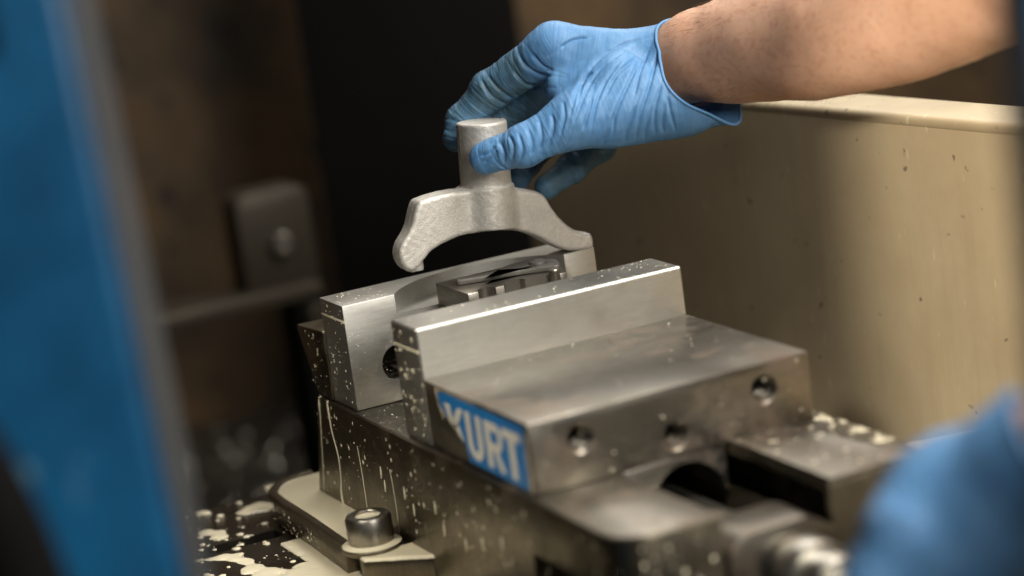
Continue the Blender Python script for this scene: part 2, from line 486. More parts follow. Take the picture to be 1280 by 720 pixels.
# door posts close to the lens
post = empty('door_post', (-300, -240, -500), 'blue painted door post, blurred, along the left edge of the picture', 'door post')
bm_object('door_frame', prism_bm(round_poly([(-234, -225), (-243, -238), (-480, -125), (-465, -100)], [4, 5, 0, 0]), 2, -500, 520, 1), M['blue_paint'], post)
bm_object('edge_strip', prism_bm([(-231.5, -217.6), (-243.2, -236.2), (-240.4, -238.6), (-227.6, -219.2)], 2, -500, 520, 1.5), M['grey_trim'], post)
bm_object('header', prism_bm([(-262, -218), (-266, -231), (-480, -128), (-465, -98)], 2, 271, 520, 2), M['black'], post)
vv, ff = tube_mesh(catmull([(-294, -262, 20), (-298, -256, 90), (-308, -250, 140), (-328, -240, 180), (-355, -225, 230)], 6), [17] * 25, 16)
hose = mesh_object('rubber_hose', vv, ff, M['black'], smooth='all', origin=(-262, -262, 60))
tag(hose, 'black rubber hose, blurred, crossing the lower left corner', 'hose')
for ch in post.children:                      # the post leans a little to the left at its top
    for vx in ch.data.vertices:
        zz = (vx.co.z / S - 500) - 190
        vx.co.x += 0.8942 * -0.034 * zz * S; vx.co.y += -0.4266 * -0.034 * zz * S
post2 = empty('door_jamb', (-40, -480, -500), 'dark blue grey door jamb, blurred, at the top right edge', 'door jamb')
bm_object('jamb_panel', prism_bm([(-46, -474), (-42, -484), (-22, -494), (-20, -484)], 2, -500, 520, 1.5), M['blue_paint'], post2)
bm_object('edge_strip', prism_bm([(-46.5, -470), (-48.6, -474.2), (-43.0, -485.6), (-41.0, -484.6)], 2, -500, 520, 0.6), M['jamb_trim'], post2)

# ------------------------------------------------------------------ the vise
vise = empty('vise', (76, 100, TABLE_Z), 'steel machine vise with light aluminium soft jaws and a blue KURT label', 'vise')
bed = bm_object('bed', prism_bm(round_poly([(-3.5, -91), (-3.5, 294), (163, 294), (163, -91)], [22, 1, 1, 5], 7), 2, TABLE_Z + 0.3, 0, 1.1), M['bed_steel'], vise)
back_wedge = prism_bm([(272, 0.01), (271.7, 6), (330, 6), (330, -80), (292.5, -80), (292.5, -58)], 0, -20, 200)
cut(bed, [back_wedge, box_bm((46, -130, -46), (103, 200, 8)), prism_bm(round_poly([(5, -27), (-86, -27), (-86, -64), (5, -64)], [4, 4, 4, 4]), 0, -12, 9)])
# ground steel rails on top of the bed, a hair inside its edges
bm_object('rail', prism_bm(round_poly([(-2.6, -90), (-2.6, 219.8), (45, 219.8), (45, -90)], [21, 0, 0, 0], 7), 2, -3, 0.4, 0.3), M['steel'], vise)
bm_object('rail', prism_bm(round_poly([(104, -90), (104, 219.8), (149, 219.8), (149, -90)], [0, 0, 0, 3], 7), 2, -3, 3.0, 0.6), M['steel'], vise)
bm_object('rail_step', prism_bm([(109, -30.2), (109, -3), (103, -3), (103, -20)], 1, -88, 60, 0.6), M['steel'], vise)
# fixed jaw
fj = bm_object('fixed_jaw', prism_bm([(254.0, 0.4), (254.0, 39), (256, 39.6), (294, 37.6), (294.6, 35), (276, 0.4)], 0, -1.2, 155.5, 0.8), M['bed_steel'], vise)
fp = bm_object('jaw_plate', box_bm((0, 220.4, 0.5), (152.4, 253.8, 58.8), 0.5), M['aluminium'], vise)
fp['label'] = 'rear aluminium soft jaw with an arched pocket milled in its top'
cut(fp, [cyl_bm((82, 186.5, 0), (0, 0, 1), 61.6, 48, 80, 128), cyl_bm((28, 0, 21.5), (0, 1, 0), 10.2, 200, 237, 48), cyl_bm((124, 0, 21.5), (0, 1, 0), 10.2, 200, 237, 48)])
def socket_screw(c, axis, parent, r=8.8, h=9):
    o = bm_object('jaw_bolt', lathe_bm([(0, 0), (r, 0), (r, h - 1), (r - 1, h), (r * 0.62, h), (r * 0.62, h - 5), (0, h - 5)], c, axis, 36), M['black_oxide'], parent)
    return o
for x in (28, 124): socket_screw((x, 236.9, 21.5), (0, -1, 0), vise)
mp_ = bm_object('jaw_plate', box_bm((0, 119.8, 0.5), (152.4, 152.6, 61.9), 0.9, 1), M['aluminium'], vise)
mp_['label'] = 'front aluminium soft jaw, taller and plain'
for y0, y1 in ((220.6, 253.6), (120.2, 152.2)):
    bm_object('scribe_line', box_bm((-0.25, y0, 49.3), (0.4, y1, 50.6), 0.1), M['milk'], vise)
# movable jaw with its keel between the rails
mj = bm_object('movable_jaw', box_bm((0, 0, 0.6), (152.4, 119.5, 36), 0.9), M['steel'], vise)
hole = lambda x, z, r: lathe_bm([(0, -4), (r + 1.4, -4), (r + 1.4, 0.0), (r, 1.2), (r, 22), (0, 26)], (x, 0, z), (0, 1, 0), 40)
cut(mj, [hole(26.3, 22.6, 6.1), hole(76.1, 11.6, 6.1), hole(126.3, 22.6, 6.1)])
for x, z in ((26.3, 22.6), (76.1, 11.6), (126.3, 22.6)):      # thread seen in each hole
    path = [(x + 5.85 * math.cos(t), 3 + t / (2 * math.pi) * 1.75, z + 5.85 * math.sin(t)) for t in np.linspace(0, 2 * math.pi * 7, 170)]
    vv, ff = tube_mesh(path, [0.55] * len(path), 6)
    mesh_object('thread', vv, ff, M['steel'], vise, 'all')
keel = bm_object('keel', box_bm((46.6, 1.0, -34), (102.4, 110, 0.5), 0.6), M['steel'], vise)
cut(keel, [cyl_bm((80, 0, -23.5), (0, 1, 0), 20.5, -20, 160, 64), box_bm((59.5, -20, -60), (112, 160, -21.5))])
# screw, its bearing block and the turned end
bb = bm_object('bearing_block', prism_bm(round_poly([(46.6, -44), (46.6, -16), (56, -10), (90, -10), (102.4, -18), (102.4, -44)], [0, 4, 5, 5, 4, 0]), 1, -95, -62, 1.2), M['steel'], vise)
sc = bm_object('screw', lathe_bm([(0, 140), (13, 140), (13, -96), (17.0, -96), (18, -98), (18, -112), (17, -114), (14.5, -114), (14.5, -128), (13.5, -129.5), (0, -129.5)], (81, 0, -34), (0, 1, 0), 56), M['bright_steel'], vise)
hx = [(81 + 10.5 * math.cos(math.radians(60 * i + 10)), -34 + 10.5 * math.sin(math.radians(60 * i + 10))) for i in range(6)]
bm_object('hex_end', prism_bm(hx, 1, -158, -129, 0.8), M['bright_steel'], vise)
# hold-down flange with slot and raised lip
fl = [(-3.0, 330), (-14, 329), (-24, 318), (-29.5, 300), (-31, 240), (-33.5, 184), (-33.5, 181), (-16, 181), (-9, 177), (-7, 171), (-9, 165), (-16, 161.5), (-33, 161.5), (-33, 157), (-3.0, 132.5), (30, 132.5), (30, 330)]
flange = bm_object('hold_down_flange', prism_bm(fl, 2, TABLE_Z + 0.4, -60, 1.0), M['bed_steel'], vise)
path = catmull([(6, 331.5, -58.6), (-12, 327.5, -58.6), (-22.5, 316, -58.6), (-27, 300, -58.6), (-28.5, 240, -58.6), (-30.6, 186, -58.6)], 8)
bmr = bmesh.new()
prev = None
for i, q in enumerate(path):
    t = Vector(path[min(i + 1, len(path) - 1)] - path[max(i - 1, 0)]).normalized(); nrm = Vector((-t.y, t.x, 0))
    ring = [bmr.verts.new(Vector(q) + nrm * a + Vector((0, 0, b_))) for a, b_ in ((-3.0, -1.6), (-2.6, 0.5), (-1.8, 1.1), (2.0, 1.1), (3.0, 0.0), (3.2, -1.6))]
    if prev:
        for j in range(6): bmr.faces.new((prev[j], prev[(j + 1) % 6], ring[(j + 1) % 6], ring[j]))
    else: bmr.faces.new(ring)
    prev = ring
bmr.faces.new(prev[::-1]); bmesh.ops.recalc_face_normals(bmr, faces=bmr.faces[:])
bm_object('flange_lip', bmr, M['bed_steel'], vise, 40)

# blue label, torn along its lower rear corner, with white letters
np_ = [(95.8, 34.0), (4.4, 33.6), (5.8, 2.2), (73.2, 2.9), (72.2, 5.2), (74.6, 7.8), (74.2, 11.9), (77.6, 12.0), (80.2, 14.6), (82.6, 14.7), (85.4, 17.6), (88.6, 18.0), (91.5, 20.9), (95.6, 21.4), (98.2, 24.6), (100.6, 25.2), (103, 32.6)]
plate = bm_object('label_plate', prism_bm(np_, 0, -0.35, 0.02), M['label_blue'], vise)
plate['label'] = 'torn blue label reading KURT in white letters'
bk = [(106, 34.6), (104.5, 34.9), (60, 34.8), (60, 34.2), (99, 34.4), (102, 32.6), (97.4, 22), (99.5, 19), (104, 26)]
bm_object('label_backing', prism_bm(bk, 0, -0.2, 0.03), M['label_backing'], vise)
bm_object('label_backing', prism_bm([(5.2, 18), (4.2, 30), (2.0, 29), (1.6, 14), (0.6, 9), (2.0, 1.2), (5.2, 1.4)], 0, -0.25, 0.03), M['label_backing'], vise)
def strokes(name, polys):
    bm = bmesh.new()
    for pl in polys:
        a = [bm.verts.new((-0.55, y, z)) for y, z in pl]; c = [bm.verts.new((-0.3, y, z)) for y, z in pl]
        bm.faces.new(a)
        for i in range(len(pl)): bm.faces.new((a[i], c[i], c[(i + 1) % len(pl)], a[(i + 1) % len(pl)]))
    bmesh.ops.recalc_face_normals(bm, faces=bm.faces[:])
    return bm_object(name, bm, M['label_white'], plate, 30)
def arc_strip(cy, cz, ry, rz, w, a0, a1, n=12):
    o = [(cy + ry * math.cos(t), cz + rz * math.sin(t)) for t in np.linspace(a0, a1, n)]
    i = [(cy + (ry - w) * math.cos(t), cz + (rz - w * 0.7) * math.sin(t)) for t in np.linspace(a1, a0, n)]
    return [[o[k], o[k + 1], i[n - 2 - k], i[n - 1 - k]] for k in range(n - 1)]
pi = math.pi
strokes('letter', [[(95, 29), (88.6, 29), (86.0, 17.2), (91.8, 20.3)],                       # K: stem cut short by the tear
                   [(88, 20.5), (79.5, 29), (73.0, 29), (83.0, 18.0), (86, 17)], [(86.5, 19), (80.5, 20.5), (76.3, 12.2), (81.5, 14.8)]])
strokes('letter', [[(71, 29), (65.2, 29), (65.2, 13.5), (71, 13.5)], [(58.8, 29), (53, 29), (53, 13.5), (58.8, 13.5)]] + arc_strip(62, 13.5, 9, 8, 5.8, pi, 2 * pi))
strokes('letter', [[(49, 29), (43.2, 29), (43.2, 5.5), (49, 5.5)], [(43.2, 29), (37.5, 29), (37.5, 24.7), (43.2, 24.7)], [(43.2, 18.7), (37.5, 18.7), (37.5, 14.4), (43.2, 14.4)],
                   [(41, 14.6), (36, 14.6), (29.6, 5.5), (35.6, 5.5)]] + [[(y, z) for y, z in q] for q in arc_strip(37.5, 21.7, 8, 7.3, 5.4, pi / 2, 3 * pi / 2)][0:0] +
                  [[(37.5 - (y - 37.5), z) for y, z in q][::-1] for q in arc_strip(37.5, 21.7, 8, 7.3, 5.0, -pi / 2, pi / 2)])
strokes('letter', [[(29, 29), (9.4, 29), (9.4, 24.4), (29, 24.4)], [(22.4, 24.4), (16.2, 24.4), (16.2, 5.0), (22.4, 5.0)]])

# hold-down bolt with washer, standing in the flange slot
hb = empty('hold_down_bolt', (-21.5, 171, TABLE_Z), 'black socket head bolt with washer clamping the vise flange to the table', 'bolt')
bm_object('washer', lathe_bm([(8.6, 0), (15.4, 0), (16, 0.6), (16, 2.4), (15.4, 3), (8.6, 3), (8.6, 0)], (-21.5, 171, -59.9), (0, 0, 1), 48), M['bed_steel'], hb)
bm_object('head', lathe_bm([(0, 0), (11.8, 0), (12.2, 0.6), (12.2, 14.2), (11.2, 15.8), (7.4, 16), (6.9, 15.4), (6.9, 9), (0, 9)], (-21.5, 171, -56.8), (0, 0, 1), 48), M['insert'], hb)
bm_object('shank', cyl_bm((-21.5, 171, 0), (0, 0, 1), 7.9, TABLE_Z - 10, -57), M['black_oxide'], hb)
bm_object('coolant_film', lathe_bm([(0, 13.9), (5, 14.0), (6.9, 14.6), (6.95, 13.2), (0, 13.2)], (-21.5, 171, -56.8), (0, 0, 1), 36), M['milk'], hb)
bm_object('coolant_film', lathe_bm([(11.6, 3.0), (15.6, 3.0), (15.8, 3.3), (14.2, 3.9), (12.35, 4.6), (11.6, 4.6), (11.6, 3.0)], (-21.5, 171, -59.9), (0, 0, 1), 48), M['milk'], hb)

# machined insert held between the jaws, with a dark lever lying on it
ins = empty('machined_insert', (85, 190, 20), 'notched milled steel insert gripped between the two soft jaws', 'insert')
ib = bm_object('insert_body', prism_bm([(54.6, 219.0), (54.9, 177), (84, 176.5), (112, 173.8), (121, 209), (113, 219.0)], 2, 48.3, 60, 0.5), M['insert'], ins)
hexn = [(84 + 8.5 * math.cos(math.radians(60 * i)), 176 + 8.5 * math.sin(math.radians(60 * i))) for i in range(6)]
cut(ib, [cyl_bm((66, 176.5, 0), (0, 0, 1), 5.2, 50, 70), prism_bm(hexn, 2, 50, 70), cyl_bm((105, 174, 0), (0, 0, 1), 3.2, 40, 70), prism_bm([(90, 170), (90, 181), (97, 180), (103, 178), (103, 170)], 2, 53, 70)])
bm_object('insert_pin', lathe_bm([(0, 50), (2.8, 50), (2.8, 62.4), (2.2, 63), (0, 63)], (105, 174.6, 0), (0, 0, 1), 20), M['insert'], ins)
bm_object('insert_base', box_bm((60, 152.8, 22), (110, 220.2, 48), 0.5), M['insert'], ins)
lev = bm_object('clamp_lever', prism_bm(round_poly([(62.5, 206.5), (58.6, 200), (80, 193.2), (98, 189), (112, 180), (118, 197), (106, 210), (92, 208), (84, 200.5)], [3, 3, 4, 8, 4, 6, 6, 5, 6], 5), 2, 60.1, 63.2, 0.7), M['lever'], origin=(85, 195, 60.1))
tag(lev, 'dark flat clamp lever with a thin tail lying on the insert', 'lever')
lv2 = bm_object('pivot', lathe_bm([(0, 0), (5, 0), (4.8, 1.2), (3, 2.0), (0, 2.2)], (106, 196, 63.1), (0, 0, 1), 30), M['lever'], lev)

# ------------------------------------------------------------------ the casting
outline = [(52.6,104.0),(56.0,105.4),(64.3,106.2),(72.7,106.2),(82.2,105.4),(90.2,104.0),(98.7,102.6),(108.1,100.9),(117.5,98.4),(124.0,95.8),(127.3,92.7),(129.7,87.8),(133.2,81.2),(138.1,74.8),(142.5,70.8),(148.0,67.6),(152.2,66.4),(153.4,64.0),(153.4,60.0),(151.5,58.2),(142.0,58.8),(135.2,60.6),(129.6,63.8),(124.3,67.7),(118.6,72.0),(110.8,76.3),(102.5,79.3),(93.0,81.2),(82.6,82.1),(72.9,81.6),(64.1,79.8),(56.5,77.2),(51.2,73.0),(47.4,69.8),(44.2,68.4),(41.0,69.6),(38.4,74.0),(38.0,79.4),(40.2,84.2),(44.0,88.2),(47.2,92.6),(49.6,98.3)]
def casting():
    yc = 228.0; half = 9.2; rr = 2.0; h = 0.62
    G, o = grid((27, 208, 50), (156, 248, 146), h)
    X, Y, Z = G
    x1 = X[:, 0, :]; z1 = Z[:, 0, :]
    P = np.array([q for q in catmull(outline, 3, True)], np.float32)
    D = np.full(x1.shape, 1e9, np.float32); sgn = np.zeros(x1.shape, bool)
    for i in range(len(P)):
        a = P[i - 1]; b = P[i]; e = b - a
        wx = x1 - a[0]; wz = z1 - a[1]
        t = np.clip((wx * e[0] + wz * e[1]) / (e @ e), 0, 1)
        D = np.minimum(D, (wx - e[0] * t) ** 2 + (wz - e[1] * t) ** 2)
        c = ((a[1] > z1) != (b[1] > z1)) & (x1 < (b[0] - a[0]) * (z1 - a[1]) / (b[1] - a[1] + 1e-9) + a[0])
        sgn ^= c
    d2 = np.where(sgn, -np.sqrt(D), np.sqrt(D))[:, None, :] + rr
    # arms get a little thinner towards the feet
    dy = np.abs(Y - yc) - (half - 0.055 * np.abs(X - 95)) + rr
    F = np.minimum(np.maximum(d2, dy), 0) + np.sqrt(np.maximum(d2, 0) ** 2 + np.maximum(dy, 0) ** 2) - rr
    ax = np.array([2.7, 0, 40.0]); ax /= np.linalg.norm(ax); c0 = np.array([96.0, yc, 101.0])
    t = (X - c0[0]) * ax[0] + (Y - c0[1]) * ax[1] + (Z - c0[2]) * ax[2]
    rad = np.sqrt(np.maximum((X - c0[0]) ** 2 + (Y - c0[1]) ** 2 + (Z - c0[2]) ** 2 - t * t, 0))
    rs = 1.3
    a_ = rad - 13.9 + rs; b_ = np.abs(t - 17.5) - 21.5 + rs
    stem = np.minimum(np.maximum(a_, b_), 0) + np.sqrt(np.maximum(a_, 0) ** 2 + np.maximum(b_, 0) ** 2) - rs
    # boss: the stem's cylinder carried down through the yoke, cut by its lower arch
    boss = np.maximum(np.maximum(rad - 15.2, t - 3.6 ), -(Z - (82.6 - 0.0032 * (X - 84) ** 2 - 0.055 * (X - 84))))
    F = smin(F, boss, 3.0)
    F = smin(F, stem, 1.5)
    for (lx, lz) in ((49.0, 70.8), (147.5, 59.4)):
        lug = np.maximum(np.sqrt((X - lx) ** 2 + (Y - 231.5) ** 2) - 4.6, np.abs(Z - lz) - 3.6)
        F = smin(F, lug - 0.4, 2.0)
    F += 0.10 * np.sin(X * 0.9 + 2.0 * np.sin(Z * 0.37)) * np.sin(Y * 0.7) * np.sin(Z * 0.8 + 1.3)
    F -= 0.28 * np.exp(-((Y - yc + 0.6) / 0.7) ** 2)          # parting line of the mould
    Vv, Q = surface_nets(F, o, h)
    return relax(Vv, Q, 1, 0.4), Q
Vv, Q = casting()
cst = mesh_object('yoke_casting', Vv, Q, M['cast'], smooth='all', origin=(95, 228, 60))
tag(cst, 'grey shot-blasted metal casting with a round stem and arched yoke, held above the vise', 'casting')

# ------------------------------------------------------------------ the person: two gloved hands and forearms
HAND_R=dict(fingers=[
  [ (131.8, 181.0, 138.2, 14.0), (104.5, 189.7, 128.8, 10.6), (88.2, 205.2, 124.0, 9.0) ],  # thumb
  [ (141.2, 214.5, 173.3, 12.8), (113.3, 243.2, 153.0, 10.6), (99.0, 252.4, 137.5, 9.3), (92.8, 251.0, 129.8, 7.9) ],  # index
  [ (154.6, 231.9, 158.7, 12.8), (128.6, 262.0, 133.7, 10.8), (116.0, 262.1, 116.0, 9.4), (110.1, 252.4, 106.8, 8) ],  # middle
  [ (172.8, 243.1, 145.5, 12.3), (153.6, 264.7, 116.7, 9.8), (136.0, 261.0, 106.2, 8.4), (125.8, 252.5, 98.6, 7.2) ],  # ring
  [ (191.2, 247.0, 134.9, 11.3), (176.3, 245.2, 109.5, 8.6), (154.9, 241.4, 101.2, 7.7), (137.3, 239.6, 94.0, 6.8) ],  # pinky
 ],palm=[
  ( (192.8, 182.0, 160.8, 14) , (141.2, 214.5, 173.3, 12.8) ),
  ( (201.5, 196.9, 154.7, 14) , (154.6, 231.9, 158.7, 12.8) ),
  ( (208.2, 208.9, 147.3, 14) , (172.8, 243.1, 145.5, 12.3) ),
  ( (212.4, 216.5, 140.1, 13) , (191.2, 247.0, 134.9, 11.3) ),
  ( (187.1, 167.1, 144.1, 17) , (131.8, 181.0, 138.2, 14) ),
  ( (191.5, 172.4, 137.1, 19) , (151.5, 180.6, 135.3, 15.5) ),
  ( (160.6, 183.5, 154.3, 14) , (138.4, 201.6, 151.9, 10.5) ),
  ( (198.1, 189.1, 153.6, 23) , (213.6, 161.7, 160.9, 27.5) ),
  ( (213.6, 161.7, 160.9, 27.5) , (228.3, 135.0, 165.1, 31.5) ),
 ])
FLARE= [(199.0, 169.4, 138.6, 14.0), (216.4, 148.3, 129.1, 7.5)]
CUT= [(201.8, 186.8, 178.2), (180.8, 165.3, 162.3), (210.2, 152.2, 124.7)]
ARM_R= [(196.1, 190.0, 153.5, 21), (205.3, 173.8, 159.0, 25), (214.7, 159.1, 161.3, 27.6), (225.5, 138.5, 165.4, 31), (241.2, 106.8, 169.5, 34), (254.1, 75.8, 175.6, 36), (265.5, 31.5, 188.8, 38.5), (271.7, -12.5, 203.6, 41), (273.8, -75.8, 223.3, 44), (266.5, -178.0, 250.4, 46), (259.3, -366.2, 291.8, 50), (276.5, -589.2, 326.4, 54), (341.2, -836.6, 346.8, 60)]
HAND_L=dict(fingers=[
  [ (35.3, -294.5, 64.6, 15.0), (10.1, -298.1, 50.4, 12.5), (-4.6, -295.9, 32.3, 10.5) ],  # thumb
  [ (30.0, -299.4, 34.7, 13), (11.2, -291.5, 9.7, 11), (14.6, -276.5, -14.5, 9.5), (24.1, -267.6, -29.6, 8) ],  # index
  [ (42.2, -291.9, 18.5, 13), (24.4, -284.6, -7.0, 11), (27.5, -269.9, -33.2, 9.5), (37.4, -260.9, -47.1, 8) ],  # middle
  [ (56.0, -288.0, 4.2, 12.5), (41.2, -278.8, -21.5, 10.5), (44.7, -264.0, -46.7, 9), (52.2, -259.1, -58.8, 8) ],  # ring
  [ (70.9, -286.1, -6.9, 11.5), (60.4, -276.1, -31.1, 9.5), (63.0, -264.0, -50.4, 8.5), (70.4, -256.9, -63.2, 7.5) ],  # pinky
 ],palm=[
  ( (67.4, -329.4, 71.4, 20) , (30.0, -299.4, 34.7, 14) ),
  ( (73.1, -322.8, 62.6, 20) , (42.2, -291.9, 18.5, 14) ),
  ( (80.2, -317.0, 53.4, 18) , (56.0, -288.0, 4.2, 13) ),
  ( (87.6, -310.9, 45.6, 17) , (70.9, -286.1, -6.9, 12) ),
  ( (61.3, -331.1, 76.3, 26) , (33.1, -295.9, 54.7, 21) ),
  ( (33.1, -295.9, 54.7, 21) , (7.8, -290.2, 32.2, 15) ),
  ( (56.6, -326.3, 64.5, 20) , (41.7, -303.6, 38.7, 20) ),
  ( (60.7, -326.5, 71.0, 26) , (66.6, -356.8, 81.4, 29) ),
 ])
CUT_L= [(47.2, -319.5, 98.4), (31.5, -348.9, 87.3), (52.1, -342.9, 57.3)]
ARM_L= [(54.9, -324.5, 69.0, 22), (61.7, -335.0, 74.6, 25), (66.6, -356.8, 81.4, 28), (72.1, -393.9, 90.6, 32), (72.9, -452.5, 104.6, 37), (65.6, -544.4, 127.9, 42), (83.2, -679.3, 157.4, 48), (110.7, -861.3, 195.4, 56)]
CREASES=[
   [(128.7, 180.3, 138.9), (135.9, 180.8, 153.9), (147.8, 178.6, 166.6), (161.1, 174.5, 173.5), (173.3, 169.5, 175.5)] ,
   [(129.5, 179.1, 135.3), (139.5, 178.8, 152.1), (149.8, 177.0, 163.3), (164.4, 172.3, 170.9)] ,
   [(136.8, 174.4, 129.1), (143.1, 175.5, 145.2), (150.7, 175.0, 156.8), (160.6, 172.8, 165.9)] ,
   [(146.6, 169.2, 125.5), (151.7, 170.4, 139.6), (160.5, 169.8, 153.2), (169.0, 168.8, 164.6)] ,
   [(141.0, 171.2, 123.4), (146.8, 170.7, 131.9), (150.9, 170.8, 139.7)] ,
   [(157.7, 163.6, 122.6), (162.6, 164.7, 135.8), (170.8, 164.9, 151.6), (177.8, 165.1, 165.4)] ,
   [(167.8, 159.4, 123.6), (169.9, 161.7, 136.9), (176.1, 162.3, 150.8)] ,
   [(122.3, 181.3, 131.3), (126.9, 181.7, 141.3), (127.9, 183.3, 149.6)] ,
   [(115.9, 183.2, 127.2), (120.2, 183.4, 135.9), (121.1, 184.8, 143.4)] ,
   [(111.2, 184.8, 125.4), (113.9, 185.3, 132.6), (114.2, 187.2, 141.0)] ,
   [(106.4, 186.4, 123.1), (108.7, 187.0, 130.0), (108.0, 189.2, 137.7)] ,
   [(151.8, 166.2, 122.6), (156.1, 166.4, 131.3), (162.1, 166.5, 142.3)] ,
   [(177.9, 155.3, 125.0), (177.5, 158.1, 135.7), (177.8, 160.0, 144.2)] ,
   [(125.3, 187.6, 162.8), (118.7, 191.1, 165.0), (113.4, 194.9, 170.9), (112.0, 197.0, 177.1)] ,
   [(126.7, 187.7, 165.5), (121.9, 190.6, 168.8), (118.1, 194.1, 176.2)] ,
   [(103.6, 194.9, 153.3), (97.3, 199.4, 160.6), (93.6, 203.0, 168.8)] ,
   [(100.3, 195.8, 150.8), (93.4, 200.3, 157.0), (90.0, 204.1, 166.8)] ,
   [(118.8, 189.4, 158.2), (111.2, 193.4, 161.1), (107.1, 197.2, 169.3)] ,
   [(133.4, 176.6, 131.8), (138.7, 176.6, 141.6), (141.9, 176.9, 148.8)] ,
   [(162.1, 161.7, 122.8), (164.5, 162.4, 130.0), (170.1, 162.7, 141.1)] ,
   [(172.0, 157.9, 124.7), (172.8, 159.3, 132.2), (176.3, 159.9, 141.0)] ,
   [(148.2, 174.1, 148.7), (156.8, 172.9, 159.3), (168.7, 169.5, 166.8)] ,
   [(132.3, 187.9, 176.6), (139.3, 185.6, 179.8), (146.9, 182.4, 180.3)] ,
   [(134.5, 179.8, 147.3), (140.1, 180.1, 158.4), (145.6, 178.5, 161.8)] ,
   [(96.8, 190.4, 122.4), (99.2, 191.1, 129.7), (98.2, 193.1, 135.8)] ,
   [(92.5, 192.0, 121.0), (93.9, 192.8, 127.1), (92.9, 194.8, 133.2)] ,
   [(100.4, 188.5, 121.0), (103.4, 188.7, 127.4), (103.1, 191.1, 136.8)] ,
   [(82.6, 196.7, 122.5), (88.0, 195.0, 125.5), (91.0, 194.4, 128.4)] ,
   [(81.9, 197.9, 126.4), (87.0, 196.1, 128.2), (90.0, 195.5, 131.1)] ,
   [(174.9, 167.6, 170.1), (167.6, 168.0, 158.5), (161.9, 167.6, 146.6)] ,
   [(181.0, 165.5, 172.6), (175.4, 165.3, 161.6), (171.3, 165.2, 153.7)] ,
 ]
VIEW= (0.4294, 0.8911, -0.147)


